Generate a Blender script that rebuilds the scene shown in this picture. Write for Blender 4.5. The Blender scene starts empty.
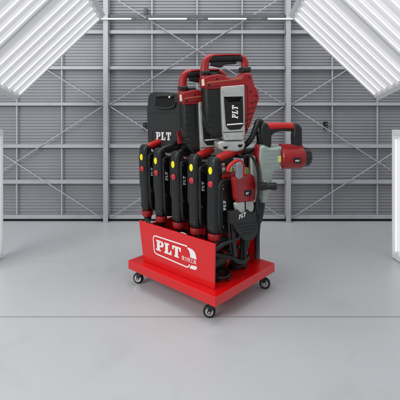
import bpy, bmesh, math, random
from mathutils import Vector, Matrix
from mathutils.geometry import tessellate_polygon, delaunay_2d_cdt
import numpy as np
random.seed(7)
scene = bpy.context.scene
COL = scene.collection
R = math.radians
CAMZ = 1.56            # eye height above the floor
F = 400.0              # focal length in photo pixels (36 mm on 36 mm)

# ------------------------------------------------------------------ materials
def lin(c):
    return tuple((x/255/12.92 if x/255 <= .04045 else ((x/255+.055)/1.055)**2.4) for x in c)
MATS = {}
def mat(name, rgb, rough=.5, metal=0, coat=0, noise=0, nscale=40, bump=0, bscale=200, rvar=0, dirt=None, spec=.5):
    if name in MATS: return MATS[name]
    m = bpy.data.materials.new(name); m.use_nodes = True
    nt = m.node_tree; N = nt.nodes; Lk = nt.links
    b = N['Principled BSDF']
    c = lin(rgb)
    b.inputs['Base Color'].default_value = (*c, 1)
    b.inputs['Roughness'].default_value = rough
    b.inputs['Metallic'].default_value = metal
    b.inputs['Coat Weight'].default_value = coat
    b.inputs['Coat Roughness'].default_value = .12
    b.inputs['Specular IOR Level'].default_value = spec
    tc = N.new('ShaderNodeTexCoord')
    if noise or rvar:
        nz = N.new('ShaderNodeTexNoise'); nz.inputs['Scale'].default_value = nscale
        nz.inputs['Detail'].default_value = 5; nz.inputs['Roughness'].default_value = .6
        Lk.new(tc.outputs['Object'], nz.inputs['Vector'])
        if noise:
            mr = N.new('ShaderNodeMapRange'); mr.inputs[1].default_value = .3; mr.inputs[2].default_value = .7
            mr.inputs[3].default_value = 1-noise; mr.inputs[4].default_value = 1+noise
            Lk.new(nz.outputs['Fac'], mr.inputs[0])
            vm = N.new('ShaderNodeVectorMath'); vm.operation = 'SCALE'
            vm.inputs[0].default_value = c; Lk.new(mr.outputs[0], vm.inputs['Scale'])
            out = vm.outputs[0]
            if dirt:
                n2 = N.new('ShaderNodeTexNoise'); n2.inputs['Scale'].default_value = dirt[1]; n2.inputs['Detail'].default_value = 8
                Lk.new(tc.outputs['Object'], n2.inputs['Vector'])
                m2 = N.new('ShaderNodeMapRange'); m2.inputs[1].default_value = dirt[2]; m2.inputs[2].default_value = dirt[2]+.15
                m2.inputs[3].default_value = 0; m2.inputs[4].default_value = dirt[3]
                Lk.new(n2.outputs['Fac'], m2.inputs[0])
                mx = N.new('ShaderNodeMix'); mx.data_type = 'RGBA'
                Lk.new(m2.outputs[0], mx.inputs['Factor']); Lk.new(out, mx.inputs['A'])
                mx.inputs['B'].default_value = (*lin(dirt[0]), 1); out = mx.outputs['Result']
            Lk.new(out, b.inputs['Base Color'])
        if rvar:
            mr = N.new('ShaderNodeMapRange'); mr.inputs[1].default_value = .3; mr.inputs[2].default_value = .7
            mr.inputs[3].default_value = max(.03, rough-rvar); mr.inputs[4].default_value = min(1, rough+rvar)
            Lk.new(nz.outputs['Fac'], mr.inputs[0]); Lk.new(mr.outputs[0], b.inputs['Roughness'])
    if bump:
        nb = N.new('ShaderNodeTexNoise'); nb.inputs['Scale'].default_value = bscale; nb.inputs['Detail'].default_value = 4
        Lk.new(tc.outputs['Object'], nb.inputs['Vector'])
        bp = N.new('ShaderNodeBump'); bp.inputs['Strength'].default_value = bump; bp.inputs['Distance'].default_value = .003
        Lk.new(nb.outputs['Fac'], bp.inputs['Height']); Lk.new(bp.outputs[0], b.inputs['Normal'])
    MATS[name] = m
    return m
def emit(name, rgb, s):
    m = bpy.data.materials.new(name); m.use_nodes = True
    b = m.node_tree.nodes['Principled BSDF']
    b.inputs['Base Color'].default_value = (.8, .8, .8, 1)
    b.inputs['Emission Color'].default_value = (*lin(rgb), 1)
    b.inputs['Emission Strength'].default_value = s
    return m
RED   = mat('red_powder_coat', (214, 6, 12), .3, coat=.4, noise=.02, nscale=6, rvar=.04)
TRED  = mat('red_tool_plastic', (150, 12, 18), .34, noise=.12, nscale=30, bump=.12, bscale=450, rvar=.1, dirt=((96, 34, 36), 22, .6, .35))
GRED  = mat('red_soft_grip', (190, 22, 20), .42, noise=.1, nscale=40, bump=.25, bscale=400)
BLK   = mat('black_tool_plastic', (15, 17, 17), .36, noise=.2, nscale=25, bump=.15, bscale=450, rvar=.12, dirt=((58, 58, 56), 26, .6, .3))
RUB   = mat('black_rubber', (13, 15, 15), .5, noise=.2, nscale=40, bump=.25, bscale=400, rvar=.12, dirt=((52, 52, 50), 20, .6, .3))
CASEM = mat('black_blow_moulded_plastic', (17, 22, 22), .5, noise=.12, nscale=15, bump=.35, bscale=450)
SIL   = mat('cast_aluminium', (190, 194, 188), .36, metal=.4, noise=.1, nscale=14, bump=.15, bscale=220, rvar=.12, dirt=((90, 95, 92), 12, .62, .35))
GSIL  = mat('grey_green_casting', (152, 163, 157), .38, metal=.4, noise=.1, nscale=14, bump=.15, bscale=300, rvar=.12, dirt=((90, 95, 92), 12, .62, .35))
STEEL = mat('bright_steel', (205, 205, 205), .22, metal=1, rvar=.1, nscale=40)
WHT   = mat('white_print', (240, 240, 238), .5)
YEL   = mat('yellow_sticker', (255, 240, 0), .45)
BRED  = mat('red_button', (196, 40, 52), .4)
TAG   = mat('pale_green_tag', (205, 225, 120), .6)
CLAD  = mat('grey_corrugated_cladding', (146, 147, 151), .5, metal=.1, noise=.04, nscale=2.5, rvar=.1, dirt=((128, 129, 133), 1.5, .58, .3))
FRM   = mat('pale_grey_steel_paint', (170, 172, 177), .5, noise=.05, nscale=8, rvar=.1, dirt=((140, 141, 146), 6, .6, .4))
DARK  = mat('dark_gap', (16, 16, 18), .8)
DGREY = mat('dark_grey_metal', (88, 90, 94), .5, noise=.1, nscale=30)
FIX   = mat('white_enamel', (228, 229, 231), .4, noise=.04, nscale=60, rvar=.08)
FIXL  = emit('self_glowing_panel_body', (222, 224, 228), .17)  # added glow on panel body and folds, for tube light falling there
TUBE  = emit('lit_fluorescent_tube', (250, 252, 255), 1.15)
TUBE2 = emit('lit_wall_tube', (238, 240, 246), .62)

def floor_material():
    m = bpy.data.materials.new('polished_grey_concrete'); m.use_nodes = True
    nt = m.node_tree; N = nt.nodes; Lk = nt.links; b = N['Principled BSDF']
    tc = N.new('ShaderNodeTexCoord')
    def noise(sc, det=6):
        n = N.new('ShaderNodeTexNoise'); n.inputs['Scale'].default_value = sc; n.inputs['Detail'].default_value = det
        Lk.new(tc.outputs['Object'], n.inputs['Vector']); return n.outputs['Fac']
    a = noise(.9); c = noise(14, 8)
    ad = N.new('ShaderNodeMath'); ad.operation = 'MULTIPLY_ADD'; ad.inputs[1].default_value = .35
    Lk.new(c, ad.inputs[0]); Lk.new(a, ad.inputs[2])
    cr = N.new('ShaderNodeValToRGB'); cr.color_ramp.elements[0].position = .3; cr.color_ramp.elements[1].position = 1.0
    cr.color_ramp.elements[0].color = (*lin((183, 185, 187)), 1); cr.color_ramp.elements[1].color = (*lin((191, 193, 195)), 1)
    Lk.new(ad.outputs[0], cr.inputs[0]); Lk.new(cr.outputs[0], b.inputs['Base Color'])
    w1 = N.new('ShaderNodeTexNoise'); w1.inputs['Scale'].default_value = 1.6; w1.inputs['Detail'].default_value = 9; w1.inputs['Distortion'].default_value = 1.2
    Lk.new(tc.outputs['Object'], w1.inputs['Vector'])
    m1 = N.new('ShaderNodeMapRange'); m1.inputs[1].default_value = .56; m1.inputs[2].default_value = .74; m1.inputs[3].default_value = 0; m1.inputs[4].default_value = .22
    Lk.new(w1.outputs['Fac'], m1.inputs[0])
    mx = N.new('ShaderNodeMix'); mx.data_type = 'RGBA'; mx.inputs['B'].default_value = (*lin((152, 153, 153)), 1)
    Lk.new(m1.outputs[0], mx.inputs['Factor']); Lk.new(cr.outputs[0], mx.inputs['A']); Lk.new(mx.outputs['Result'], b.inputs['Base Color'])
    mr = N.new('ShaderNodeMapRange'); mr.inputs[1].default_value = .3; mr.inputs[2].default_value = .7
    mr.inputs[3].default_value = .33; mr.inputs[4].default_value = .42
    Lk.new(noise(2.2, 2), mr.inputs[0]); Lk.new(mr.outputs[0], b.inputs['Roughness'])
    bp = N.new('ShaderNodeBump'); bp.inputs['Strength'].default_value = .06; bp.inputs['Distance'].default_value = .003
    Lk.new(noise(35), bp.inputs['Height']); Lk.new(bp.outputs[0], b.inputs['Normal'])
    return m

# ------------------------------------------------------------------ mesh helpers
def catmull(pts, n=5, closed=True):
    out = []; L = len(pts)
    rng = range(L) if closed else range(L-1)
    for i in rng:
        if closed: p = [Vector(pts[(i+k-1) % L]) for k in range(4)]
        else: p = [Vector(pts[min(max(i+k-1, 0), L-1)]) for k in range(4)]
        for j in range(n):
            t = j/n
            out.append(.5*((2*p[1])+(-p[0]+p[2])*t+(2*p[0]-5*p[1]+4*p[2]-p[3])*t*t+(-p[0]+3*p[1]-3*p[2]+p[3])*t**3))
    if not closed: out.append(Vector(pts[-1]))
    return out
def soften(pts, r=.01, n=4):
    """round every corner of a 2D polygon by a small fillet"""
    out = []; L = len(pts)
    for i in range(L):
        p0, p1, p2 = Vector(pts[i-1]), Vector(pts[i]), Vector(pts[(i+1) % L])
        a = (p0-p1); b = (p2-p1); ra = min(r, a.length*.45); rb = min(r, b.length*.45)
        s = p1+a.normalized()*ra; e = p1+b.normalized()*rb
        for k in range(n+1):
            t = k/n; out.append(s*(1-t)**2+p1*2*t*(1-t)+e*t*t)
    return out
class MB:
    def __init__(s): s.bm = bmesh.new(); s.wn = False
    def ring(s, loops, cap=True):
        bm = s.bm; vs = [[bm.verts.new(p) for p in lp] for lp in loops]
        for a, b in zip(vs, vs[1:]):
            n = len(a)
            for i in range(n): bm.faces.new((a[i], a[(i+1) % n], b[(i+1) % n], b[i]))
        if cap:
            bm.faces.new(vs[0]); bm.faces.new(list(reversed(vs[-1])))
        return s
    def solid(s, pts, y0, y1, r=.006, m=3, xf=None):
        """polygon (x,z) extruded along y with rounded rims"""
        if ((r >= .0119 and m >= 3) or m == 5) and xf is None: return s.puff(pts, y0, y1, r, max(m, 4))
        s.wn = True
        P = [Vector((p[0], p[1])) for p in pts]
        ar = sum(P[i-1].x*P[i].y-P[i].x*P[i-1].y for i in range(len(P)))
        if ar < 0: P.reverse()
        n = len(P); nor = []
        for i in range(n):
            e1 = (P[i]-P[i-1]); e2 = (P[(i+1) % n]-P[i])
            if e1.length < 1e-7: e1 = e2
            if e2.length < 1e-7: e2 = e1
            n1 = Vector((-e1.y, e1.x)).normalized(); n2 = Vector((-e2.y, e2.x)).normalized()
            v = n1+n2
            v = v.normalized() if v.length > 1e-6 else n1
            nor.append(v/max(.5, v.dot(n1)))
        r = min(r, abs(y1-y0)*.49)
        loops = []
        def lp(ins, y): return [Vector((p.x+q.x*ins, y, p.y+q.y*ins)) for p, q in zip(P, nor)]
        for k in range(m+1):
            t = k/m*math.pi/2; loops.append(lp(r*(1-math.sin(t)), y0+r*(1-math.cos(t))))
        for k in range(m, -1, -1):
            t = k/m*math.pi/2; loops.append(lp(r*(1-math.sin(t)), y1-r*(1-math.cos(t))))
        if xf: loops = [[xf @ p for p in l] for l in loops]
        return s.ring(loops)
    def puff(s, pts, y0, y1, r=.02, m=5, xf=None):
        """polygon (x,z) with thickness; the rims roll over with radius r measured by true distance to the outline"""
        P = [Vector((p[0], p[1])) for p in pts]
        if sum(P[i-1].x*P[i].y-P[i].x*P[i-1].y for i in range(len(P))) < 0: P.reverse()
        st = max(.003, r/4); Q = []
        for i in range(len(P)):
            a, b = P[i], P[(i+1) % len(P)]; n = max(1, int((b-a).length/st+.5))
            Q += [a+(b-a)*k/n for k in range(n)]
        R_ = []
        for q in Q:
            if not R_ or (q-R_[-1]).length > st*.35: R_.append(q)
        if (R_[0]-R_[-1]).length < st*.35: R_.pop()
        Q = R_; n = len(Q); A = np.array([(q.x, q.y) for q in Q]); B = np.roll(A, -1, 0); D = B-A; DD = (D**2).sum(1)
        def dist(X):
            w = X[:, None, :]-A[None]; t = np.clip((w*D[None]).sum(2)/DD, 0, 1)
            return np.sqrt(((w-t[..., None]*D[None])**2).sum(2)).min(1)
        nr = np.roll(A, -1, 0)-np.roll(A, 1, 0); nr = np.stack([-nr[:, 1], nr[:, 0]], 1); nr /= np.linalg.norm(nr, axis=1)[:, None]
        h = (y1-y0)/2; r = min(r, h*.98); ins = [r*(1-math.cos(k/m*math.pi/2)) for k in range(1, m+1)]
        cand = []
        for k, d in enumerate(ins):
            X = A+nr*d; dd = dist(X); X = X[dd > d*.93]
            for x in X:
                if all((x[0]-c[0])**2+(x[1]-c[1])**2 > (st*.45)**2 for c in cand[-6:]): cand.append(x)
        mn, mx = A.min(0), A.max(0); gs = max(.012, r*.6)
        G = [(x, z) for x in np.arange(mn[0], mx[0], gs) for z in np.arange(mn[1], mx[1], gs)]
        if G:
            G = np.array(G)
            def inside(p):
                c = False
                for i in range(n):
                    (x1, z1), (x2, z2) = A[i], B[i]
                    if (z1 > p[1]) != (z2 > p[1]) and p[0] < (x2-x1)*(p[1]-z1)/(z2-z1)+x1: c = not c
                return c
            dg_ = dist(G); cand += [g for g, d in zip(G, dg_) if d > gs*.3 and inside(g)] if False else [g for g, d in zip(G, dg_) if d > r*1.05 and inside(g)]
        V2 = [Vector((a[0], a[1])) for a in A]+[Vector((c[0], c[1])) for c in cand]
        vo, eo, fo, ov, oe, of = delaunay_2d_cdt(V2, [(i, (i+1) % n) for i in range(n)], [], 1, 1e-6)
        X = np.array([(v.x, v.y) for v in vo]); d = np.minimum(dist(X), r); mid = (y0+y1)/2
        hh = h-r+np.sqrt(np.maximum(0, r*r-(r-d)**2))
        edge = dist(X) < 1e-5
        hh[edge] = h-r
        f = [Vector((x[0], mid-t, x[1])) for x, t in zip(X, hh)]; g = [Vector((x[0], mid+t, x[1])) for x, t in zip(X, hh)]
        if xf: f = [xf @ p for p in f]; g = [xf @ p for p in g]
        vf = [s.bm.verts.new(p) for p in f]; vg = [s.bm.verts.new(p) for p in g]; ec = {}
        for t in fo:
            s.bm.faces.new([vf[i] for i in t]); s.bm.faces.new([vg[i] for i in reversed(t)])
            for i in range(len(t)):
                a, b = t[i], t[(i+1) % len(t)]; k = (min(a, b), max(a, b)); ec.setdefault(k, []).append((a, b))
        for k, l in ec.items():
            if len(l) == 1:
                a, b = l[0]; s.bm.faces.new((vf[b], vf[a], vg[a], vg[b]))
        return s
    def box(s, x0, x1, y0, y1, z0, z1, r=.003, m=2):
        return s.solid([(x0, z0), (x1, z0), (x1, z1), (x0, z1)], y0, y1, r, m)
    def tube(s, pts, rad, seg=14, smooth=6, flat=1, sub=True):
        P = catmull(pts, smooth, False) if sub else [Vector(p) for p in pts]
        n = len(P)
        if not isinstance(rad, (list, tuple)): rad = [rad]*len(pts)
        def rr(i):
            f = i/(n-1)*(len(rad)-1); a = int(min(f, len(rad)-2)) if len(rad) > 1 else 0
            return rad[0] if len(rad) == 1 else rad[a]+(rad[a+1]-rad[a])*(f-a)
        T = [(P[min(i+1, n-1)]-P[max(i-1, 0)]).normalized() for i in range(n)]
        up = Vector((0, 1, 0)) if abs(T[0].y) < .9 else Vector((0, 0, 1))
        A = (up-T[0]*up.dot(T[0])).normalized(); loops = []
        for i in range(n):
            A = (A-T[i]*A.dot(T[i])).normalized(); B = T[i].cross(A); r = rr(i)
            es = [(0, 1)]
            if i == 0: es = [(-.8, .55), (-.35, .88), (0, 1)]
            if i == n-1: es = [(0, 1), (.35, .88), (.8, .55)]
            for off, sc in es:
                c = P[i]+T[i]*off*r*.6
                loops.append([c+(A*math.cos(t)*flat+B*math.sin(t))*r*sc for t in [2*math.pi*k/seg for k in range(seg)]])
        return s.ring(loops)
    def lathe(s, p0, ax, prof, seg=24):
        ax = Vector(ax).normalized(); up = Vector((0, 0, 1)) if abs(ax.z) < .9 else Vector((1, 0, 0))
        A = ax.cross(up).normalized(); B = ax.cross(A); p0 = Vector(p0)
        return s.ring([[p0+ax*t+(A*math.cos(q)+B*math.sin(q))*max(r, .0004) for q in [2*math.pi*k/seg for k in range(seg)]] for t, r in prof])
    def flat(s, polys, y, th=.0015, xf=None):
        """thin printed shapes: list of (outline, [holes]) in (x,z) lying on plane y, facing -y"""
        for outer, holes in polys:
            lists = [[Vector((p[0], 0, p[1])) for p in l] for l in [outer]+holes]
            allp = [p for l in lists for p in l]
            f = [Vector((p.x, y-th, p.z)) for p in allp]; g = [Vector((p.x, y, p.z)) for p in allp]
            if xf: f = [xf @ p for p in f]; g = [xf @ p for p in g]
            vf = [s.bm.verts.new(p) for p in f]; vg = [s.bm.verts.new(p) for p in g]
            for t in tessellate_polygon(lists):
                try: s.bm.faces.new([vf[i] for i in t])
                except ValueError: pass
            o = 0
            for l in lists:
                n = len(l)
                for i in range(n):
                    s.bm.faces.new((vf[o+i], vf[o+(i+1) % n], vg[o+(i+1) % n], vg[o+i]))
                o += n
        return s
    def build(s, name, m, parent=None, angle=35, normals=True):
        if normals: bmesh.ops.recalc_face_normals(s.bm, faces=s.bm.faces)
        me = bpy.data.meshes.new(name); s.bm.to_mesh(me); s.bm.free()
        me.materials.append(m)
        me.shade_smooth(); me.set_sharp_from_angle(angle=R(angle))
        o = bpy.data.objects.new(name, me); COL.objects.link(o)
        if s.wn:
            w_ = o.modifiers.new('normals', 'WEIGHTED_NORMAL'); w_.keep_sharp = True
        if parent: o.parent = parent
        return o
def thing(name, label, cat, loc=(0, 0, 0), rz=0, group=None, rot=None):
    o = bpy.data.objects.new(name, None); COL.objects.link(o)
    o.location = loc; o.rotation_euler = rot or (0, 0, rz); o.empty_display_size = .05
    o['label'] = label; o['category'] = cat
    if group: o['group'] = group
    return o
def tag(o, label, cat, group=None):
    o['label'] = label; o['category'] = cat
    if group: o['group'] = group
    return o
def copy_tree(o, parent=None):
    c = o.copy(); COL.objects.link(c); c.parent = parent
    for ch in list(o.children): copy_tree(ch, c)
    return c
def line_poly(a, b, w):
    a = Vector(a); b = Vector(b); n = (b-a).normalized(); n = Vector((-n.y, n.x))*w/2
    return [a+n, b+n, b-n, a-n]

# frames: origin on the floor plan + heading; pts measured on a vertical plane through it
class Frame:
    def __init__(s, O, th): s.O = Vector(O); s.th = th; s.d = Vector((math.cos(th), math.sin(th))); s.e = Vector((-math.sin(th), math.cos(th)))
    def P(s, px, py, yo=0, z0=0):
        r = Vector(((px-200)/F, 1)); t = (yo+s.O.dot(s.e))/r.dot(s.e); q = r*t-s.O
        return (q.dot(s.d), CAMZ-(py-100)*t/F-z0)
    def L(s, pts, yo=0, z0=0): return [s.P(x, y, yo, z0) for x, y in pts]

# slab-serif capitals, unit height
def glyph_P():
    o = [(0, 0), (.5, 0), (.5, .13), (.38, .13), (.38, .4), (.5, .4)]
    for k in range(9):
        a = -math.pi/2+math.pi*k/8; o.append((.5+.3*math.cos(a), .7+.3*math.sin(a)))
    o += [(0, 1), (0, .87), (.1, .87), (.1, .13), (0, .13)]
    h = [(.38, .54)]
    for k in range(7):
        a = -math.pi/2+math.pi*k/6; h.append((.45+.1*math.cos(a), .7+.16*math.sin(a)))
    h += [(.38, .86)]
    return (o, [h]), .8
def glyph_L():
    return ([(0, 0), (.74, 0), (.74, .4), (.62, .4), (.56, .15), (.38, .15), (.38, .87), (.5, .87), (.5, 1), (0, 1), (0, .87), (.1, .87), (.1, .13), (0, .13)], []), .76
def glyph_T():
    return ([(.2, 0), (.64, 0), (.64, .13), (.56, .13), (.56, .86), (.66, .86), (.72, .62), (.84, .62), (.84, 1), (0, 1), (0, .62), (.12, .62), (.18, .86), (.28, .86), (.28, .13), (.2, .13)], []), .84
def word_PLT(x0, z0, h, rot=0, slant=0, shear=0, wide=1, gap=.06):
    """polys for the word, origin bottom-left, turned by rot"""
    out = []; x = 0; c, s = math.cos(rot), math.sin(rot)
    for g in (glyph_P, glyph_L, glyph_T):
        (o, hs), w = g()
        def tr(p):
            X = (x+p[0]+slant*p[1])*h*wide; Z = p[1]*h+shear*X
            return (x0+X*c-Z*s, z0+X*s+Z*c)
        out.append(([tr(p) for p in o], [[tr(p) for p in hh] for hh in hs])); x += w+gap
    return out

# ------------------------------------------------------------------ floor
bm = MB(); bm.bm.faces.new([bm.bm.verts.new(p) for p in ((-9, -6, 0), (9, -6, 0), (9, 7, 0), (-9, 7, 0))])
fl = bm.build('floor', floor_material()); fl['kind'] = 'structure'
fl['label'] = 'smooth pale grey concrete floor of the hall'
b = MB(); b.bm.faces.new([b.bm.verts.new(p) for p in ((-9, 2.874, .003), (9, 2.874, .003), (9, 2.8795, .003), (-9, 2.8795, .003))])
j = b.build('floor_joint', mat('joint_filler', (156, 159, 162), .6)); j['kind'] = 'structure'

# ------------------------------------------------------------------ wall
YW = 5.11; UW = YW/F; XC = -.038; BAY = 182*UW; HT = 3.35
wall = thing('hall_wall', 'grey corrugated metal wall with pale steel columns, girts and cross bracing', 'wall', (XC, YW, 0))
def wz(py): return CAMZ-(py-100)*UW
WX = 5.8
# cladding: trapezoid ribs
bb = MB(); p = .0396; z = .035; prof = []
while z < HT:
    prof += [(z, .0), (z+p*.34, .0), (z+p*.5, .012), (z+p*.84, .012)]; z += p
vs = [[bb.bm.verts.new((x, .09+d, zz)) for x in (-WX, WX)] for zz, d in prof]
for a, c in zip(vs, vs[1:]): bb.bm.faces.new((a[0], a[1], c[1], c[0]))
o = bb.build('cladding', CLAD, wall, angle=10, normals=False)
b = MB(); b.box(-WX, WX, .038, .2, 0.001, .03, .001, 1); b.build('base_gap_shade', DARK, wall)  # dark strip whose colour gives the shade of the gap below the cladding
cols = [-2.5, -1.5, -.5, .5, 1.5, 2.5]
for k in cols:
    x = k*BAY; b = MB(); w = 2.4*UW
    b.box(x-w, x+w, -.03, -.02, .0, HT, .001, 1); b.box(x-w, x+w, .06, .07, .0, HT, .001, 1)
    b.box(x-.005, x+.005, -.0195, .0595, .0, HT, .001, 1)
    b.build('column', FRM, wall)
for k in range(-10, 11):
    if k % 4 == 2 or abs(k*BAY/4) > WX: continue
    x = k*BAY/4; b = MB(); b.box(x-.0085, x+.0085, .042, .062, .07, HT, .002, 1); b.build('post', FRM, wall)
gz = [31.5, 67.5, 104, 146.5, 182.5, 217.8]
for i, g in enumerate(gz):
    zc = wz(g); h = .0215 if i < 5 else .022
    for k in range(-3, 3):
        x0 = (k-.5)*BAY if k > -3 else -WX; x1 = (k+.5)*BAY if k < 3 else WX
        b = MB(); a0 = x0+2.4*UW+.002; a1 = x1-2.4*UW-.002
        # channel girt: face + two lips
        b.box(a0, a1, .028, .036, zc-h, zc+h, .001, 1)
        b.box(a0, a1, .0365, .075, zc+h-.006, zc+h, .001, 1); b.box(a0, a1, .0365, .075, zc-h, zc-h+.006, .001, 1)
        b.build('girt', FRM, wall)
for k in range(-2, 3):
    xa = (k-.5)*BAY+.06; xb = (k+.5)*BAY-.06
    for (ya, yb) in ((-4, 104), (107, 218)):
        za, zb = wz(ya), wz(yb); flip = 0
        for (s, e) in (((xa, za), (xb, zb)), ((xa, zb), (xb, za))):
            b = MB(); yy = .006+flip*.012; flip += 1
            b.tube([(s[0], yy, s[1]), (e[0], yy, e[1])], .0065, seg=8, sub=False); b.build('brace', FRM, wall)
    for yc in (50, 162.5):
        b = MB(); b.lathe((k*BAY, -.004, wz(yc)), (0, 1, 0), [(0, .011), (.003, .014), (.03, .014)], 16); b.build('brace_plate', FRM, wall)
# dark strip standing in for a beam shadow, and tubes high on the wall
t = MB(); t.box(-WX+XC, WX+XC, YW+.01, YW+.024, wz(17.3), wz(14.6), .001, 1); tag(t.build('shadow_band', DGREY), 'long dark grey strip painting the beam shadow across the wall top', 'painted shadow')
names = ['first', 'second', 'third', 'fourth', 'fifth', 'sixth', 'seventh']
cnt = 0
for px in (-19, 40, 110, 168, 227, 286, 345):
    xm = (px-200 + (3 if px == 110 else 0))*UW
    lb = {-19: 'white tube light outside the left end of the wall', 40: 'white tube light on the wall behind the left roof light panel', 110: 'short white wall tube light beside the left steel column top',
          168: 'white wall tube light above the black tool case', 227: 'white wall tube light above the largest hammer handle', 286: 'white wall tube light crossing the right steel column top', 345: 'white tube light on the wall behind the right roof light panel'}[px]
    if px in (-19, 40, 345): continue
    T = thing('tube_light', lb, 'tube light', (xm, YW-.05, wz(19.6)), 0, 'slim tube lights across the top of the wall')
    b = MB(); b.tube([(-.24, 0, 0), (.24, 0, 0)], .010, seg=12, sub=False); b.build('tube', TUBE2, T)
    b = MB(); b.box(-.3, -.245, -.012, .02, -.014, .012, .003); b.box(.245, .3, -.012, .02, -.014, .012, .003)
    b.box(-.3, .3, .02, .03, -.012, .012, .001); b.build('holder', DGREY, T)
for (px, py, lb) in ((145, 10.5, 'small dark box on the wall above the tube lights'), (144.5, 126.5, 'small dark socket on the wall left of the black tool case'), (327, 125.5, 'small dark socket on the wall right of the hanging hammer')):
    T = thing('wall_box', lb, 'wall box', ((px-200)*UW, YW+.06, wz(py)), 0, 'small dark boxes on the wall')
    b = MB(); b.box(-.02, .02, -.035, .03, -.045, .045, .006); b.build('housing', DGREY if py < 20 else DARK, T)
    b = MB(); b.lathe((0, -.036, .017), (0, -1, 0), [(0, .012), (.004, .011), (.004, .006)], 16); b.lathe((0, -.036, -.017), (0, -1, 0), [(0, .012), (.004, .011), (.004, .006)], 16)
    b.build('socket_ring', DGREY, T)

# ------------------------------------------------------------------ roof light panels (sloping, tubes below)
def light_panel(origin, Ld, Wd, length, width, tubes, label, group, name='roof_light_panel'):
    """origin = lower far corner; Ld along tubes; Wd across towards the camera"""
    Ld = Vector(Ld).normalized(); Wd = Vector(Wd).normalized(); Nn = Ld.cross(Wd).normalized()
    if Nn.dot(Vector((0, 0, CAMZ))-Vector(origin)) < 0: Nn = -Nn
    T = thing(name, label, 'light panel', origin, 0, group)
    M = Matrix((( Ld.x, -Nn.x, Wd.x, 0), (Ld.y, -Nn.y, Wd.y, 0), (Ld.z, -Nn.z, Wd.z, 0), (0, 0, 0, 1)))
    # local: x along, z across, -y = visible face
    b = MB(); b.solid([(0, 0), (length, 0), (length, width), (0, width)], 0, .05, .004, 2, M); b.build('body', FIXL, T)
    b = MB()
    e = .014
    for (x0, x1, z0, z1) in ((0, length, .0, e), (0, length, width-e, width), (0, .05, e+.001, width-e-.001), (length-.05, length, e+.001, width-e-.001)):
        b.solid([(x0, z0), (x1, z0), (x1, z1), (x0, z1)], -.016, -.001, .003, 2, M)
    b.build('rim', FIX, T)
    # reflector folds between tubes
    b = MB(); ts = [t*width for t in tubes]
    for a, c in zip(ts, ts[1:]):
        m_ = (a+c)/2; hw = (c-a)*.28
        b.bm.verts.ensure_lookup_table()
        lo = [[M @ Vector((x, y, zz)) for (zz, y) in ((m_-hw, -.001), (m_, -.018), (m_+hw, -.001))] for x in (.055, length-.055)]
        va = [b.bm.verts.new(p) for p in lo[0]]; vb = [b.bm.verts.new(p) for p in lo[1]]
        for i in range(2): b.bm.faces.new((va[i], va[i+1], vb[i+1], vb[i]))
        b.bm.faces.new(va); b.bm.faces.new(list(reversed(vb)))
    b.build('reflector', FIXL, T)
    for w in ts:
        b = MB(); b.tube([M @ Vector((.085, -.02, w)), M @ Vector((length-.085, -.02, w))], .0066, seg=12, sub=False)
        tb = b.build('tube', TUBE, T)
        for xx in (.068, length-.084):
            b = MB(); b.solid([(xx, w-.009), (xx+.016, w-.009), (xx+.016, w+.009), (xx, w+.009)], -.03, -.001, .002, 2, M); b.build('lamp_holder', FIX, tb)
    return T
TB = (.07, .21, .35, .52, .67, .82)
dF = 4.3
for sgn, side in ((-1, 'left'), (1, 'right')):
    off = 197
    lx = lambda px, d: (px-200)*d/F
    xa = (15-197)*-sgn+197; xb = (104.5-197)*-sgn+197
    A = Vector((lx(xa, dF), dF, CAMZ+(100-99.5)*dF/F)); B = Vector((lx(xb, dF), dF, CAMZ+(100-14)*dF/F))
    Ld = B-A; ln = Ld.length; W = Vector((-sgn*.0, -1, .225)).normalized(); wd = .88
    lbs = (f'white light panel with six lit tubes at the {side}, nearest the wall', f'white light panel with six lit tubes at the upper {side}, middle one', f'white light panel in the top {side} corner, nearest the camera')
    for q in range(3):
        light_panel(A+W*(q*(wd+.012)) - Ld.normalized()*(0 if q == 0 else .0), Ld, W, ln, wd, TB, lbs[q], 'sloping light panels under the roof')
# upright panels standing at both sides
for sgn, side in ((-1, 'left'), (1, 'right')):
    px = 393.3 if sgn > 0 else 1.8
    d = 3.95; x = (px-200)*d/F
    light_panel((x, d, .012), (0, 0, 1), (sgn*.10, -1, 0), 1.255, .5, (.16, .5, .84), f'upright white light panel standing on the floor at the {side} edge', 'upright light panels at the sides', 'upright_light_panel')

# ------------------------------------------------------------------ display cart
TH = math.atan2(-.666, .746); L0 = Vector((-.61, 3.39)); U = Vector((math.cos(TH), math.sin(TH))); V = Vector((-U.y, U.x))
def uv(u, v): return L0+U*u+V*v
cart = thing('display_cart', 'red steel display cart on four black casters with white PLT logo panel', 'display cart', (*L0, 0), TH)
SZ0, SZ1 = .13, .202
b = MB(); b.solid(soften([(0, 0), (.96, 0), (.96, .777), (0, .777)], .008), -SZ1, -SZ0, .006, 3, Matrix.Rotation(R(-90), 4, 'X'))
base = b.build('base', RED, cart)
b = MB(); b.solid(soften([(.105, SZ1+.001), (.882, SZ1+.001), (.888, .531), (.045, .531)], .004), .08, .094, .003)
panel = b.build('front_panel', RED, cart)
b = MB(); b.box(.10, .114, .096, .66, .203, .50, .003); b.build('side_panel', RED, cart)
b = MB(); b.box(.116, .866, .662, .674, .203, .86, .003); b.build('back_panel', RED, cart)
b = MB()
for (x, y) in ((.5, .30), (.5, .5)): b.box(.116, .80, y-.012, y+.012, .36, .384, .003)
b.build('inner_rail', BLK, cart)
for (x, z) in ((.20, .27), (.48, .27), (.76, .27), (.20, .75), (.76, .75)):
    b = MB(); b.lathe((x, .662, z), (0, -1, 0), [(0, .011), (.004, .011), (.008, .006), (.008, 0)], 6); b.build('bolt', STEEL, cart)
b = MB()
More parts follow.
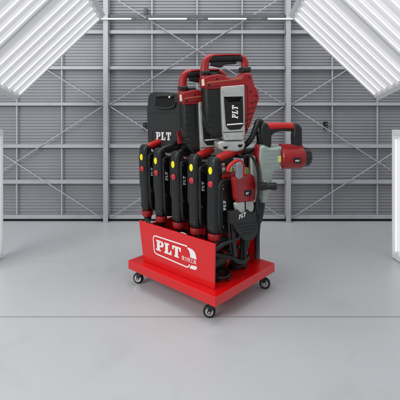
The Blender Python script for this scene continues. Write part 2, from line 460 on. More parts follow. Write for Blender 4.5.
for (x, y) in ((.03, .70), (.84, .70)): b.box(x-.014, x+.014, y-.014, y+.014, .203, 1.10, .003)
for y in (.45, .70): b.box(-.06, .9, y-.012, y+.012, 1.1015, 1.125, .003)
for x in (.03, .84): b.box(x-.011, x+.011, .465, .685, 1.103, 1.123, .003)
b.build('rack_frame', BLK, cart)
# logo in panel coordinates
FP = Frame(uv(0, 0), TH)
def lp(px, py): return FP.P(px, py, .08)
b = MB()
def stroke(pts, w):
    out = []
    P = [Vector(p) for p in pts]; n = len(P)
    l = []; r = []
    for i in range(n):
        d = (P[min(i+1, n-1)]-P[max(i-1, 0)]).normalized(); q = Vector((-d.y, d.x))*w/2
        l.append(P[i]+q); r.append(P[i]-q)
    return (l+r[::-1], [])
fr = [lp(*q) for q in ((187.3, 246.3), (156.5, 236.2))]
c1 = [lp(*q) for q in ((154.6, 235.8), (153.6, 237), (153.4, 239))]
low = [lp(*q) for q in ((154.2, 249.5), (154.8, 252), (156.4, 253.8))]
bot = [lp(*q) for q in ((186.4, 266.8), (188.4, 266.8), (189.9, 264.6))]
b.flat([stroke(fr+c1+low+bot, .0098)], .0797)
x0, z0 = lp(156.6, 250.2); xe, ze = lp(181.6, 260.6); ht = lp(156.2, 240)[1]-z0
W_ = (xe-x0)/(ht*2.52)
b.flat(word_PLT(x0-.004, z0+.003, ht*1.02, 0, 0, 0, W_*.98, .05), .0797)
b.flat([([lp(*q) for q in ((186.8, 247.4), (189.5, 248.0), (192.5, 249.6), (194.8, 252.2), (196, 255.4), (196.6, 259.6), (190.4, 257.4), (190.2, 254), (189.0, 250.4))], []),
        ([lp(*q) for q in ((191.6, 265.2), (197.0, 266.6), (196.9, 268.9), (195.2, 270), (190.2, 268.3), (189.6, 267.4))], [])], .0797)
logo = b.build('logo', WHT, panel)
try:
    cu = bpy.data.curves.new('small_text', 'FONT'); cu.body = '普力特工具'; cu.size = .03; cu.extrude = .0006
    to = bpy.data.objects.new('small_text', cu); COL.objects.link(to)
    dg = bpy.context.evaluated_depsgraph_get(); me = bpy.data.meshes.new_from_object(to.evaluated_get(dg))
    bpy.data.objects.remove(to)
    xs = [v.co.x for v in me.vertices]; ys = [v.co.y for v in me.vertices]
    xa, za = lp(181.8, 259.8); xb_, zb_ = lp(196.2, 265.0); hh = .034
    sx = (xb_-xa)/(max(xs)-min(xs)); sy = hh/(max(ys)-min(ys))
    for v in me.vertices:
        v.co = Vector((xa+(v.co.x-min(xs))*sx, .0795-v.co.z, za+.002+(v.co.y-min(ys))*sy))
    me.materials.append(WHT); so = bpy.data.objects.new('small_text', me); COL.objects.link(so); so.parent = panel
except Exception as ex: print('text', ex)

# casters
def caster(u, v, turn):
    b = MB(); M = Matrix.Translation((u, v, 0)) @ Matrix.Rotation(turn, 4, 'Z')
    def tr(p): return M @ Vector(p)
    b.lathe(tr((0, 0, .1285)), (0, 0, -1), [(0, .034), (.006, .034), (.008, .026), (.016, .024)], 24)
    for s in (-1, 1):
        b.solid(soften([(-.018, .118), (.03, .118), (.052, .04), (.03, .03)], .008), s*.021-.002, s*.021+.002, .001, 1, M)
    fork = b.build('caster', BLK, cart)
    ax = (M.to_3x3() @ Vector((0, 1, 0)))
    b = MB(); c = tr((.036, -.016, .045))
    b.lathe(c, ax, [(0, .022), (0, .036), (.003, .042), (.008, .045), (.024, .045), (.029, .042), (.032, .036), (.032, .022)], 32)
    b.build('wheel', RUB, fork)
    b = MB(); b.lathe(tr((.036, -.0235, .045)), ax, [(0, .006), (.0, .011), (.003, .013), (.007, .014), (.0072, .029), (.0395, .029), (.04, .014), (.044, .013), (.047, .006)], 28)
    b.build('hub', STEEL, fork)
caster(.085, .085, R(205)); caster(.88, .085, R(215)); caster(.875, .69, R(25)); caster(.085, .69, R(200))

# ------------------------------------------------------------------ front row rotary hammers
THV = math.atan2(V.y, V.x)
O5 = uv(.80, .14)
f5 = Frame(O5, THV)
def q5(px, py, yo=-.045): return f5.P(px, py, yo)
def make_hammer():
    T = thing('rotary_hammer', '', 'power tool', (*O5, 0), THV, 'upright hammers hanging nose down along the front of the cart')
    hw = .049
    # housing with a rounded front face
    out = catmull([(.004, .57), (.0, .70), (.0, .85), (.0, 1.0), (.003, 1.07), (.015, 1.125), (.045, 1.14), (.08, 1.115), (.097, 1.05), (.094, .93), (.083, .72), (.078, .57)], 4)
    b = MB(); b.solid(out, -hw, hw, .033, 6); h = b.build('housing', BLK, T)
    for z in (.605,):
        b = MB(); b.solid(catmull([(-.003, z), (.04, z+.001), (.084, z), (.084, z+.014), (.04, z+.016), (-.003, z+.014)], 3), -hw*1.03, hw*1.03, .03, 5); b.build('seam_band', RUB, h)
    b = MB(); b.lathe((.041, 0, .565), (0, 0, -1), [(0, .046), (.006, .049), (.045, .047), (.052, .041)], 28); b.build('nose_ring', TRED, T)
    b = MB(); b.lathe((.041, 0, .515), (0, 0, -1), [(0, .036), (.03, .032), (.035, .022), (.07, .02), (.075, .009), (.16, .009)], 24); b.build('chuck', BLK, T)
    # marks on the front face
    b = MB(); b.lathe((-.0005, 0, 1.035), (-1, 0, 0), [(-.012, .022), (.001, .022), (.003, .020), (.0035, .0)], 28)
    b.bm.verts.ensure_lookup_table()
    for v in b.bm.verts: v.co.z = 1.035+(v.co.z-1.035)*1.25; v.co.y *= .82
    b.build('round_sticker', YEL, T)
    b = MB(); b.lathe((.001, 0, .935), (-1, 0, 0), [(-.014, .025), (.004, .024), (.008, .018), (.0085, 0)], 28)
    b.lathe((-.0076, 0, .935), (-1, 0, 0), [(0, .013), (.003, .012), (.003, .008)], 20); b.build('button', BRED, T)
    # D handle
    b = MB(); b.tube([(.06, 0, 1.10), (.10, 0, 1.117), (.2, 0, 1.137), (.31, 0, 1.150), (.345, 0, 1.145)], [.026, .031, .030, .029, .024], 16, 6, .85); b.build('grip', GRED, T)
    b = MB(); b.tube([(.335, 0, 1.152), (.385, 0, 1.14), (.41, 0, 1.09), (.41, 0, 1.02), (.395, 0, .96)], [.024, .028, .029, .028, .032], 16, 6, .85); b.build('handle_arm', BLK, T)
    b = MB(); b.solid(soften([(.12, 1.095), (.2, 1.112), (.21, 1.095), (.16, 1.075), (.13, 1.078)], .01), -.012, .012, .005); b.build('trigger', RUB, T)
    # red shoulder and motor
    sh = soften([(.05, .985), (.11, .998), (.2, .985), (.3, .985), (.40, .99), (.43, .96), (.43, .84), (.41, .79), (.28, .78), (.2, .9), (.1, .95), (.05, .95)], .018)
    b = MB(); b.solid(sh, -.046, .046, .02, 4); mt = b.build('motor_housing', TRED, T)
    b = MB()
    for k in range(5): b.solid(soften([(.385+.0, .85+k*.02), (.425, .85+k*.02), (.425, .858+k*.02), (.385, .858+k*.02)], .003), -.049, -.03, .002)
    b.build('vent', DARK, mt)
    b = MB(); b.solid(soften([(.335, .855), (.375, .855), (.375, .885), (.335, .885)], .004), -.0495, -.044, .002); lb = b.build('label_plate', DARK, mt)
    b = MB(); b.flat(word_PLT(.391, .864, .012, 0, 0, 0, 1), -.0497); b.build('lettering', WHT, lb)
    # side shell: big black rubber cover
    sc = catmull([(.03, .60), (.026, .80), (.032, .93), (.08, .965), (.16, .958), (.215, .93), (.24, .86), (.245, .74), (.23, .62), (.2, .56), (.1, .55)], 4)
    b = MB(); b.solid(sc, -.066, .066, .016, 5); sl = b.build('side_cover', RUB, T)
    b = MB(); b.solid(catmull([(.052, .63), (.052, .80), (.056, .915), (.09, .935), (.15, .93), (.195, .905), (.215, .85), (.22, .74), (.205, .635), (.18, .59), (.1, .58)], 4), -.0705, .0705, .006, 5); b.build('side_pad', BLK, sl)
    for k in range(5):
        z = .60+k*.02
        b = MB(); b.solid(soften([(.10-k*.004, z), (.185+k*.003, z), (.186+k*.003, z+.008), (.10-k*.004, z+.008)], .003), -.0735, .0735, .002); b.build('rib', RUB, sl)
    for (x, z) in ((.068, .90), (.195, .87), (.067, .62)):
        b = MB(); b.lathe((x, -.068, z), (0, -1, 0), [(0, .006), (.004, .006), (.005, .0035), (.003, .003), (.003, 0)], 14); b.build('screw', STEEL, sl)
    for k in range(5):
        z = 1.0+k*.013
        b = MB(); b.solid(soften([(.035, z), (.07, z+.004), (.07, z+.009), (.035, z+.005)], .002), -hw-.001, -hw+.008, .001); b.build('vent_slot', DARK, h)
    b = MB(); b.tube([(-.002+.002*abs(q), math.sin(q*math.pi/3)*.031, .93+math.cos(q*math.pi/3)*.042) for q in range(-3, 4)], .003, 8, 6); b.build('switch_surround', RUB, h)
    b = MB(); b.tube([(.088, -hw*.80, 1.05), (.091, -hw*.86, .9), (.082, -hw*.86, .72)], .0022, 6, 6); b.build('seam', DARK, h)
    b = MB(); b.flat(word_PLT(.094, .735, .028, R(90), .25, 0, 1.0, .1), -.0708); b.build('lettering', WHT, sl)
    b = MB(); b.lathe((.09, 0, 1.02), (1, 0, .08), [(0, .02), (.004, .026), (.03, .026), (.034, .018), (.06, .018)], 20); b.build('gear_collar', SIL, T)
    # silver gear case with black boot
    g = soften([(.25, .80), (.42, .81), (.43, .74), (.40, .69), (.33, .71), (.27, .67), (.245, .72)], .015)
    b = MB(); b.solid(g, -.045, .045, .014, 4); b.build('gear_case', SIL, T)
    b = MB(); b.solid(catmull([(.245, .70), (.33, .705), (.40, .70), (.425, .66), (.41, .61), (.36, .585), (.28, .59), (.24, .63)], 4), -.052, .052, .02, 4); bt = b.build('boot', RUB, T)
    b = MB(); b.flat(word_PLT(.345, .633, .025, R(2), .2, 0, 1.0, .12), -.0525); b.build('lettering', WHT, bt)
    b = MB(); b.tube([(.34, 0, .6), (.35, -.01, .5), (.345, 0, .4), (.35, .01, .3), (.34, 0, .235)], [.02, .018, .016, .016, .012], 12); b.build('chisel', RUB, T)
    def stretch(o):
        for v in o.data.vertices:
            if v.co.x > .1: v.co.x = .1+(v.co.x-.1)*1.2
    for c_ in T.children_recursive:
        if c_.name.split('.')[0] not in ('housing', 'nose_ring', 'chuck', 'lettering'): stretch(c_)
    return T
proto = make_hammer()
specs = [ # u, z shift, lean, handle colour, lettering shift, label
 (.80, 0, 0, 'r', 0, 'right end hammer of the front row, its red motor side and silver gear case showing'),
 (.615, .005, .006, 'r', .115, 'fourth front row hammer from the left, red handle, beside the right end one'),
 (.42, .01, .010, 'k', .13, 'middle hammer of the front row, black handle, yellow spot on its black housing'),
 (.215, .02, .012, 'k', .13, 'second front row hammer from the left, black handle behind the leftmost one'),
 (.035, .035, .014, 'r', .13, 'leftmost front row hammer, red handle over black housing with yellow and red spots')]
black_grip = None
for i, (u, dz, ln_, hc, lz, lb) in enumerate(specs):
    T = proto if i == 0 else copy_tree(proto)
    q = uv(u, .14); T['label'] = lb
    T.location = (q.x, q.y, dz)
    T.rotation_euler = Matrix.Rotation(THV, 3, 'Z').to_euler()
    M = Matrix.Rotation(THV, 4, 'Z') @ Matrix.Rotation(-ln_*4.6, 4, 'Y') @ Matrix.Rotation((i*.4-.6)*.008, 4, 'X')
    T.rotation_euler = M.to_euler()
    T.location = Vector((q.x, q.y, dz)) + Vector((V.x, V.y, 0))*(ln_*2.6)
    for ch in T.children:
        if ch.name.startswith('grip') and hc == 'k':
            if black_grip is None:
                black_grip = ch.data.copy(); black_grip.materials[0] = BLK
            ch.data = black_grip
        if ch.name.startswith('side_cover'):
            for g in ch.children: g.location.z = lz; g.location.x = -.026 if lz else 0

# ------------------------------------------------------------------ large demolition hammers on the top tier
THA = R(17)
FA = Frame((.232, 3.2), THA)
def LA(*pts, yo=0): return FA.L(pts, yo)
def make_breaker():
    T = thing('demolition_hammer', 'largest red demolition hammer with silver face and black PLT badge, topmost on the cart', 'demolition hammer', (.232, 3.2, 0), THA, 'big demolition hammers on the top tier')
    D = .075
    # black motor cover (left, round)
    b = MB(); b.solid(soften(LA((202.5, 86), (219, 85.5), (221, 137), (213, 139), (207.5, 132), (203.5, 112)), .02), -D*.8, D*1.1, .04, 6); mc = b.build('motor_cover', BLK, T)
    b = MB()
    for k in range(6):
        y = 96+k*6
        b.solid(soften(LA((205, y), (215, y-.3), (215, y+1.4), (205, y+1.7)), .004), -D*.86, D*.5, .012)
    b.build('cover_rib', RUB, mc)
    # red shell, right side + band across the top
    b = MB(); b.solid(soften(LA((201, 78), (209, 75.5), (217, 74.5), (228, 79), (239, 77), (241, 73.5), (248, 74), (250.5, 85), (254.3, 91), (255.6, 98), (252.5, 108), (248, 121), (243, 133.5), (239, 133), (239.5, 87), (218, 89), (203, 89.5)), .014), -D, D, .011, 5); sh = b.build('red_shell', TRED, T)
    for (px, py) in ((206, 85.5), (214, 79.5), (245.5, 78), (252, 96), (246.5, 92), (243, 129)):
        x, z = FA.P(px, py); b = MB(); b.lathe((x, -D+.001, z), (0, -1, 0), [(0, .007), (.003, .007), (.004, .004), (.001, .0035), (.001, 0)], 14); b.build('screw', DARK, sh)
    b = MB(); b.tube([(x, -D*1.0, z) for x, z in LA((241.6, 86), (243.6, 90), (243.8, 118), (241.8, 131))], .0028, 6); b.build('seam', DARK, sh)
    b = MB(); b.tube([(x, -D*1.0, z) for x, z in LA((203.5, 87.3), (210, 86.8), (217, 86.2))], .0028, 6); b.build('seam', DARK, sh)
    b = MB()
    for k in range(5):
        y = 101+k*5.6; x1 = 253.2-k*1.9
        b.solid(soften(LA((x1-6.5, y+1), (x1-.6, y-.6), (x1-.9, y+1), (x1-6.8, y+2.8)), .004), -D*1.06, -D*.8, .004)
    b.build('vent', mat('dark_red_recess', (96, 14, 18), .6), sh)
    b = MB(); b.solid(soften(LA((204, 82.6), (239, 78.6), (239, 80), (204, 84.2)), .003), -D*1.05, -D*.9, .004); b.build('trim_line', mat('brass_trim', (176, 92, 60), .5), sh)
    b = MB(); b.solid(soften(LA((200.8, 79.5), (202.4, 79), (202.6, 85.5), (201.2, 86.2)), .003), -D*.9, -D*.2, .003); b.build('pale_sticker', mat('cream_print', (226, 216, 190), .6), sh)
    # silver face
    b = MB(); b.solid(soften(LA((217.5, 87), (240.5, 85), (241, 132), (239.5, 139), (221.5, 139.5), (219.5, 133)), .008), -D*1.12, D*.6, .007, 5); fc = b.build('face_plate', SIL, T)
    b = MB(); b.solid(soften(LA((219.4, 131.3), (239.6, 130.4), (239.5, 131.2), (219.5, 132.1)), .001), -D*1.125, -D*1.1, .0008, 2); b.build('seam', DARK, fc)
    for k in range(3):
        y = 88.6+k*2.1
        b = MB(); b.solid(soften(LA((222.5, y), (236.5, y-.9), (236.5, y-.1), (222.5, y+.8)), .002), -D*1.14, -D*1.1, .002); b.build('raised_line', SIL, fc)
    b = MB(); b.solid(soften(LA((220, 96), (222.3, 98.5), (224.2, 101.6), (234.6, 101), (236.2, 97.5), (238.4, 95.6), (238.9, 110), (239, 124.6), (236.2, 128.4), (225.4, 129.2), (222, 125.2)), .01), -D*1.22, -D*1.13, .005); bd = b.build('badge', DARK, T)
    x0, z0 = FA.P(232.8, 118.2); xt, zt = FA.P(232.6, 105.6)
    h = FA.P(234.2, 110)[0]-FA.P(227.8, 110)[0]
    b = MB(); b.flat(word_PLT(x0+.006, z0, h*.9, R(90), .22, 0, (zt-z0)/(h*.9*2.62), .08), -D*1.223)
    b.flat([(LA((222.8, 123.4), (238.2, 122.2), (238.2, 123.5), (222.8, 124.7)), [])], -D*1.223); b.build('lettering', WHT, bd)
    for (px, py) in ((219.8, 91), (238.9, 89.5), (222.6, 135), (238.6, 134)):
        x, z = FA.P(px, py); b = MB(); b.lathe((x, -D*1.12+.004, z), (0, -1, 0), [(0, .006), (.006, .006), (.007, .003), (.004, .0028), (.004, 0)], 14); b.build('screw', STEEL, fc)
    # nose
    b = MB(); b.solid(soften(LA((215, 142), (218, 140.2), (241, 139.6), (242.5, 144), (240.5, 149), (234, 151), (221, 151.5), (216.5, 148)), .012), -D*1.0, D*.7, .02, 4); ns = b.build('nose', SIL, T)
    for (px, py) in ((222.3, 146.4), (236.7, 144.6)):
        b = MB(); b.solid(soften(LA((px-2.6, py-1), (px+2.6, py-1.2), (px+1.2, py+1.6), (px-1.8, py+1.8)), .006), -D*1.05, -D*.8, .004); b.build('bolt_recess', DARK, ns)
    x, z = FA.P(229, 152); b = MB(); b.lathe((x, 0, z), (0, 0, -1), [(0, .05), (.04, .048), (.045, .035), (.1, .033), (.1, .016), (.28, .015)], 24); b.build('chuck', BLK, T)
    # handle
    def H(pts): return [(x, 0, z) for x, z in LA(*pts)]
    b = MB(); b.tube(H(((205, 78), (204.5, 70), (205.5, 62), (209, 58), (215, 56.8))), [.040, .034, .030, .028, .026], 16, 6, 1.0); b.build('handle_arm', TRED, T)
    b = MB(); b.tube(H(((236, 57), (241.5, 58), (244.6, 62), (244.8, 70), (244.8, 78))), [.026, .028, .030, .032, .038], 16, 6, 1.0); b.build('handle_arm', TRED, T)
    b = MB(); b.tube(H(((209, 59), (214, 58.4), (226, 58), (238, 57.6), (242, 59))), [.028, .035, .034, .033, .026], 16, 6, .95); gp = b.build('grip', RUB, T)
    b = MB(); b.tube([(p[0], -.03, p[2]) for p in H(((212, 55.8), (225, 55), (239, 55)))], .008, 8, 6); b.build('grip_stripe', TRED, gp)
    b = MB(); b.solid(soften(LA((211, 62), (236, 61.6), (236, 64), (224, 64.8), (221, 67.8), (214, 66.4), (210.5, 65.6)), .01), -.02, .02, .008); b.build('trigger', RUB, T)
    for pts in (((200.3, 71), (208.6, 70.5), (209, 75), (200.6, 75.8)), ((240.2, 67.4), (249.2, 67), (249.4, 72.4), (240.4, 72.8))):
        b = MB(); b.solid(soften(LA(*pts), .006), -.044, .044, .014, 4); b.build('damper', RUB, T)
    b = MB(); b.solid(soften(LA((209, 72.6), (216, 72.4), (222, 77.5), (222, 80), (209, 80)), .012), -.03, .03, .012, 4); b.build('switch_block', RUB, T)
    return T
A = make_breaker()
B = copy_tree(A); B['label'] = 'second demolition hammer, lower and left behind the largest one, its silver face half hidden'
dB = 3.32; sB = dB/3.2
B.location = (.232*1+(-21.5)*dB/F + .232*(sB-1), dB, -15*dB/F + (CAMZ-1.45)*0)
B.scale = (sB, sB, sB); B.location.z = CAMZ-(CAMZ*sB) - 15*dB/F

# ------------------------------------------------------------------ breaker hanging at the right side
THC = R(12)
FC = Frame((.53, 3.2), THC)
def LC(*pts): return FC.L(pts)
C = thing('angle_breaker', 'red and silver breaker with horizontal motor hanging on the right side of the cart', 'demolition hammer', (.53, 3.2, 0), THC)
b = MB(); b.solid(soften(LC((257.5, 146), (262, 144), (268, 147), (280, 145.5), (280.5, 168), (272, 171.5), (270.5, 178), (270, 188), (264.5, 202), (259, 202), (259.3, 186), (258, 172), (256.6, 158)), .012), -.055, .055, .028, 5); gc = b.build('gear_case', GSIL, C)
b = MB(); b.solid(soften(LC((255.8, 145), (258.4, 144.6), (258.0, 158), (259, 166), (257, 167), (255.5, 156)), .005), -.04, .045, .012); b.build('edge_trim', TRED, gc)
for k in range(5):
    b = MB(); b.solid(soften(LC((262+k*1.2, 149.5+k*4), (277, 149+k*4), (277, 149.8+k*4), (262+k*1.2, 150.3+k*4)), .002), -.0575, -.05, .002); b.build('casting_rib', GSIL, gc)
for (px, py) in ((261, 148.5), (277.5, 148), (277.5, 166.5), (264, 170), (262, 180)):
    x, z = FC.P(px, py); b = MB(); b.lathe((x, -.05, z), (0, -1, 0), [(0, .008), (.009, .008), (.01, .004), (.006, .0038), (.006, 0)], 14); b.build('screw', STEEL, gc)
b = MB(); b.solid(soften(LC((275.2, 155), (278.4, 154.8), (278.4, 161), (275.2, 161.2)), .003), -.0575, -.05, .001); b.build('paper_tag', TAG, gc)
b = MB(); x0, z0 = FC.P(279, 157.5); x1, _ = FC.P(302, 157.5); rr = (FC.P(290, 145.5)[1]-FC.P(290, 168.5)[1])/2
b.lathe((x0, 0, z0), (1, 0, -.02), [(0, rr*.9), (.01, rr), (x1-x0-.02, rr*.97), (x1-x0, rr*.86)], 36); mo = b.build('motor_housing', TRED, C)
b = MB(); b.solid(soften(LC((280, 143.5), (302, 145), (302, 150), (280, 150)), .008), -.035, .035, .012, 4); b.build('top_rail', TRED, mo)
b = MB(); b.solid(soften(LC((289, 156), (295.4, 156.2), (295.4, 161.6), (289, 161.4)), .003), -rr-.006, -rr+.02, .002); lbp = b.build('label_plate', DARK, mo)
xl, zl = FC.P(289.9, 159.9); b = MB(); b.flat(word_PLT(xl, zl, .014, 0, .1, 0, 1), -rr-.0062); b.build('lettering', WHT, lbp)
b = MB(); b.lathe((x1-.004, 0, z0-.001), (1, 0, -.02), [(0, rr*.86), (.012, rr*.84), (.05, rr*.78), (.066, rr*.66), (.074, rr*.4), (.075, 0)], 32); ec = b.build('end_cap', BLK, C)
b = MB()
for k in range(10):
    a = 2*math.pi*k/10; b.tube([(x1+.012, rr*.83*math.cos(a), z0+rr*.83*math.sin(a)), (x1+.052, rr*.75*math.cos(a), z0+rr*.75*math.sin(a))], .004, 8, sub=False)
b.build('cap_rib', RUB, ec)
def HC(pts, y=0): return [(x, y, z) for x, z in LC(*pts)]
b = MB(); b.tube(HC(((265, 127), (270, 126.3), (281, 125.8), (291, 126), (296, 127.2))), [.026, .031, .027, .025, .027], 16, 6, .9); b.build('grip', GRED, C)
b = MB(); b.solid(soften(LC((268, 129), (292, 128.4), (291, 131.4), (281, 131), (275, 132.2), (270, 136), (268, 135)), .01), -.016, .016, .007); b.build('trigger', RUB, C)
b = MB(); b.solid(soften(LC((259.6, 127), (261.5, 122.5), (266, 122.3), (268.6, 127.5), (270.4, 134), (270.2, 146.5), (265.5, 147.8), (261.6, 145), (259.4, 137)), .014), -.036, .036, .018, 4); b.build('handle_arm', BLK, C)
b = MB(); b.solid(soften(LC((293, 122.8), (298, 124), (300.8, 128), (301.2, 146), (298, 147.5), (292, 147), (291.6, 136), (292.6, 129)), .014), -.034, .034, .018, 4); b.build('handle_arm', BLK, C)
x, z = FC.P(260, 184.8); x2, _ = FC.P(273, 184.8)
b = MB(); b.lathe((x-.02, -.05, z), (1, -.25, 0), [(0, .03), (.02, .032), (.05, .028), (.055, .024), (.085, .026), (.115, .031), (.13, .026), (.133, 0)], 24); b.build('side_handle', RUB, C)
b = MB(); b.tube(HC(((261, 200), (260.5, 206), (259.5, 215), (258.5, 222))), [.03, .036, .031, .024], 18); b.build('tool_sleeve', RUB, C)
b = MB(); b.tube(HC(((258.6, 221), (257, 240), (256, 259))), [.019, .018, .014], 12); b.build('chisel', RUB, C)

# power lead looping over to the large hammer
def world_path(pts):  # (photo x, photo y, distance) measured points
    return [((x-200)*d/F, d, CAMZ-(y-100)*d/F) for x, y, d in pts]
def cable(pts, r, m, label, nm='power_lead', cat='cable', group=None):
    P = [Vector(p) for p in world_path(pts)]; b = MB(); c = P[0].copy()
    b.tube([p-c for p in P], r, 10, 8); o = b.build(nm, m); o.location = c; tag(o, label, cat, group); return o
cable(((262, 122, 3.25), (258, 121.5, 3.24), (255.5, 128, 3.2), (252, 137, 3.2), (247, 143.5, 3.22), (241, 147, 3.26), (235, 150, 3.3)), .022, RUB, 'thick black lead arching from the hanging breaker down to the largest hammer')
cable(((258, 132, 3.3), (259, 142, 3.3), (255, 149, 3.28), (247, 152, 3.26), (240, 152, 3.25)), .02, RUB, 'thick black lead hanging behind the looping one beside the hanging breaker')
cable(((246, 155, 3.12), (252, 157, 3.12), (256, 164, 3.12), (258.5, 174, 3.12), (259, 190, 3.1), (257, 203, 3.1), (258, 214, 3.1)), .0105, RUB, 'thin black lead curving down beside the right end front hammer')

# ------------------------------------------------------------------ hammer standing behind on the right, seen through the handle
F6 = Frame(uv(.925, .30), THV)
def L6(*pts): return F6.L(pts)
O6 = uv(.925, .30)
D6 = thing('chipping_hammer', 'narrow hammer with grey lever and two green tags between front row and hanging breaker', 'power tool', (O6.x-.02, O6.y+.03, 0), THV)
D6.location = (O6.x, O6.y, 0)
b = MB(); b.solid(soften(L6((250.6, 155), (254.6, 156), (256.4, 165), (256.8, 178), (257, 200), (253, 203), (252, 190), (251, 176)), .01), -.012, .016, .012, 4); b.build('gear_case', SIL, D6)
b = MB(); b.solid(soften(L6((234, 163), (238, 161.4), (239.3, 164), (239.3, 177), (235.4, 179), (234, 176)), .006), -.034, -.012, .004); b.build('lever', mat('grey_lever', (138, 142, 146), .45), D6)
b = MB(); b.tube([(x, 0, z) for x, z in L6((228, 171), (229.5, 166), (235, 161.6), (240.6, 161.6), (243, 165.5), (242.6, 175))], .014, 12); b.build('loop_handle', GRED, D6)
b = MB(); b.solid(soften(L6((233.5, 177.5), (240, 175.4), (250, 174), (253.2, 177), (253.8, 186), (253.4, 199.6), (250, 201), (237, 202), (235.4, 199), (234.2, 186)), .012), -.02, .03, .009, 5); mh = b.build('motor_housing', TRED, D6)
b = MB(); b.solid(soften(L6((242.4, 190), (249.2, 189.4), (249.2, 195), (242.4, 195.6)), .004), -.024, -.018, .002); lp6 = b.build('label_plate', DARK, mh)
xl, zl = F6.P(243.2, 194.3); b = MB(); b.flat(word_PLT(xl, zl, .016, 0, 0, 0, .9), -.0242); b.build('lettering', WHT, lp6)
b = MB(); b.solid(soften(L6((235, 203), (238, 201.6), (252, 199.8), (253.4, 206), (251.8, 212), (240, 214), (236, 209.5)), .01), -.014, .024, .012, 4); b.build('gear_case', SIL, D6)
b = MB(); b.tube([(x, -.016, z) for x, z in L6((243.6, 201), (243.8, 212))], .005, 8); b.build('seam', DARK, D6)
b = MB(); b.solid(soften(L6((231, 211.5), (236.4, 209.8), (239, 212.6), (242, 213), (245.4, 208.6), (249, 211.8), (252.6, 211), (255.4, 203.5), (257.6, 204), (258.4, 214), (257.4, 226), (254, 236), (249, 241), (242, 240), (234.5, 231), (231, 224)), .006), -.022, .04, .009, 5); bt6 = b.build('boot', RUB, D6)
for k in range(4):
    b = MB(); b.solid(soften(L6((235.5+k*1.6, 223.5+k*3.2), (255.6-k*1.0, 221.5+k*3.2), (255.4-k*1.0, 222.8+k*3.2), (235.7+k*1.6, 224.8+k*3.2)), .004), -.027, -.015, .003); b.build('rib', RUB, bt6)
xl, zl = F6.P(236.2, 218.8); b = MB(); b.flat(word_PLT(xl, zl, .032, R(3), .25, 0, 1.0, .14), -.0222); b.build('lettering', WHT, bt6)
b = MB(); b.tube([(x, .01, z) for x, z in L6((247.5, 236), (247, 243), (246.2, 251), (245.5, 261))], [.034, .030, .019, .013], 14); b.build('chisel', RUB, D6)
b = MB(); b.solid(soften(L6((231.6, 222), (235.6, 226), (236.4, 240), (238, 257), (234.6, 257.5), (232.8, 242)), .008), .0, .016, .005); b.build('strap', RUB, D6)
for (x0_, y0_, nm) in ((229, 166, 0), (245.4, 168, 1)):
    q = [f5.P(x, y, -.05) for x, y in ((x0_, y0_), (x0_+3.6, y0_-.4), (x0_+3.8, y0_+5.6), (x0_+.2, y0_+6.4))]
    b = MB(); b.solid(soften(q, .003), -.052, -.048 if nm == 0 else -.02, .001); b.build('paper_tag', TAG, proto)
# leads and bits lying behind the panel on the right side
cable(((214, 254, 2.95), (222, 256, 2.97), (231, 257, 3.0), (237, 261, 3.02), (243, 262, 3.06), (248, 258, 3.1)), .018, RUB, 'thick black lead lying low at the open side of the cart', group='leads at the open side of the cart')
cable(((216, 250, 2.90), (223, 244.5, 2.92), (231, 241, 2.96), (237, 239, 3.0), (241, 234, 3.02)), .015, RUB, 'black lead rising diagonally behind the right edge of the logo panel', group='leads at the open side of the cart')
cable(((229, 224, 2.95), (229.5, 238, 2.95), (231, 250, 2.97), (234, 259, 3.02), (240, 262.5, 3.08), (246, 260, 3.12), (250, 254, 3.14)), .008, RUB, 'thin black lead hanging in a loop at the open side of the cart', group='leads at the open side of the cart')
def behind(pts, yo):
    out = []
    for px, py in pts:
        r = Vector(((px-200)/F, 1)); t = (yo+FP.O.dot(FP.e))/r.dot(FP.e); out.append((px, py, t))
    return out
cable(behind(((147, 219), (151, 224), (157, 227), (163, 230.5), (170, 234), (176, 233.8), (183, 237.5), (190, 241), (196, 245)), .112), .009, RUB, 'black lead lying along the top edge of the logo panel')
cable(behind(((175, 238), (177, 234.6), (181, 232.8), (185, 233.8), (188, 237), (189.5, 243)), .122), .005, mat('pale_lead', (206, 206, 204), .5), 'small pale lead looped over the top of the logo panel')

def coil(u, v, z, r0, turns, r, label, group=None):
    P = []
    for k in range(int(turns*10)+1):
        a = k/10*2*math.pi; rr_ = r0*(1+.12*math.sin(a*1.7+u*9)); q = uv(u+rr_*math.cos(a), v+rr_*1.25*math.sin(a))
        P.append((q.x, q.y, z+r+.011*(k/10)+.008*math.sin(a*2.3)))
    c = Vector(P[0]); b = MB(); b.tube([Vector(p)-c for p in P], r, 8, 3); o = b.build('power_lead', RUB); o.location = c; tag(o, label, 'cable', group)
q0 = uv(.70, .16)
T = thing('hammer_body', 'black hammer body with red ring lying on the red base behind the logo panel', 'power tool', (q0.x, q0.y, .203), THV)
b = MB(); b.lathe((0, 0, .082), (1, 0, 0), [(0, .05), (.01, .062), (.05, .066), (.055, .074), (.19, .078), (.2, .072), (.30, .072), (.31, .078), (.36, .074), (.39, .05), (.395, 0)], 36); hb = b.build('housing', BLK, T)
b = MB(); b.lathe((.20, 0, .082), (1, 0, 0), [(.004, .074), (.008, .0755), (.04, .0755), (.044, .074)], 36); b.build('red_ring', TRED, T)
for k in range(8):
    a = k*math.pi/4; b = MB(); b.tube([(.07, .075*math.cos(a), .082+.075*math.sin(a)), (.17, .078*math.cos(a), .082+.078*math.sin(a))], .004, 8, sub=False); b.build('rib', RUB, hb)
b = MB(); b.tube([(.1, 0, .15), (.11, 0, .215), (.16, 0, .235), (.27, 0, .235), (.33, 0, .21), (.34, 0, .15)], [.024, .022, .021, .021, .022, .024], 14, 6); b.build('handle', RUB, T)
coil(.81, .25, .204, .055, 3.2, .0085, 'coiled black lead lying on the red base behind the logo panel', 'leads at the open side of the cart')
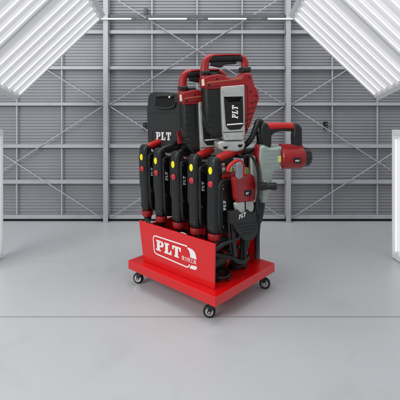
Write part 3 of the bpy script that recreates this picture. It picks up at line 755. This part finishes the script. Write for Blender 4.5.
coil(.78, .50, .204, .06, 3.4, .0085, 'coiled black lead lying at the rear of the red base', 'leads at the open side of the cart')
# ------------------------------------------------------------------ carry case
FK = Frame((-.30, 3.62), R(-16))
K = thing('tool_case', 'black plastic tool case with white PLT lettering standing at the rear left', 'case', (-.30, 3.62, 0), R(-16))
def LK(*pts): return FK.L(pts)
b = MB(); b.solid(soften(LK((150.2, 96), (153, 92.3), (158, 91.4), (178, 92.6), (184.5, 94.5), (187, 100), (189, 145), (186, 149), (152, 149), (149.6, 140), (148.8, 110)), .03), -.05, .055, .016, 4); ks = b.build('shell', CASEM, K)
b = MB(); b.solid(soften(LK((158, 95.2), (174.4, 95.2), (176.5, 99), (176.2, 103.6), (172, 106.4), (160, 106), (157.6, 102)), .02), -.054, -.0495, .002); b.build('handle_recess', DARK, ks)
b = MB(); b.tube([(x, -.058, z) for x, z in LK((157.6, 103), (158.6, 106.5), (163, 108.2), (170, 108.4), (176, 106.8), (177.4, 102))], .010, 10); b.build('recess_lip', CASEM, ks)
b = MB(); b.tube([(x, -.058, z) for x, z in LK((159, 96.4), (167, 95.6), (175, 96.4))], .014, 12); b.build('handle', CASEM, ks)
b = MB(); x, z = FK.P(172.2, 97.4); b.lathe((x, -.068, z), (0, -1, 0), [(0, .011), (.006, .009), (.007, 0)], 16); b.build('latch_rivet', STEEL, ks)
for pts in (((152, 112), (183, 112), (183, 113.2), (152, 113.2)), ((152, 130), (155, 130), (155, 147), (152, 147))):
    b = MB(); b.solid(soften(LK(*pts), .004), -.053, -.046, .003); b.build('moulded_rib', CASEM, ks)
x0, z0 = FK.P(158, 139.4); hK = (FK.P(158, 131.0)[1]-z0)
b = MB(); b.flat(word_PLT(x0, z0, hK*.93, 0, 0, 0, (FK.P(173, 140)[0]-x0)/(hK*.93*2.6), .1), -.0505); b.build('lettering', WHT, ks)
b = MB(); b.solid(soften(LK((181, 131), (183, 129), (185.5, 143), (181.5, 143)), .008), -.12, -.06, .01); b.build('hammer_red_stripe', TRED, ks)  # red stripe of the second hammer's body, attached here to the case

# ------------------------------------------------------------------ camera, light, world
cam = bpy.data.cameras.new('camera'); cam.lens = 36; cam.sensor_width = 36; cam.shift_y = -.25; cam.clip_end = 100
co = bpy.data.objects.new('camera', cam); COL.objects.link(co); co.location = (0, 0, CAMZ); co.rotation_euler = (R(90), 0, 0)
scene.camera = co
w = bpy.data.worlds.new('World'); scene.world = w; w.use_nodes = True
w.node_tree.nodes['Background'].inputs[0].default_value = (.93, .96, 1, 1)
w.node_tree.nodes['Background'].inputs[1].default_value = .55
def area(name, loc, target, size, power, color=(1, 1, 1)):
    l = bpy.data.lights.new(name, 'AREA'); l.shape = 'RECTANGLE'; l.size, l.size_y = size; l.energy = power; l.color = color
    o = bpy.data.objects.new(name, l); COL.objects.link(o); o.location = loc
    o.rotation_euler = (Vector(target)-Vector(loc)).to_track_quat('-Z', 'Y').to_euler(); return o
area('ceiling_lamp', (-.2, 3.1, 4.2), (-.2, 3.2, 0), (5.4, 2.6), 125)
area('front_lamp', (-3.4, .3, 3.0), (0, 3, .7), (2.6, 1.8), 120)
scene.view_settings.view_transform = 'Standard'; scene.view_settings.look = 'None'
scene.view_settings.exposure = 0; scene.view_settings.gamma = 1
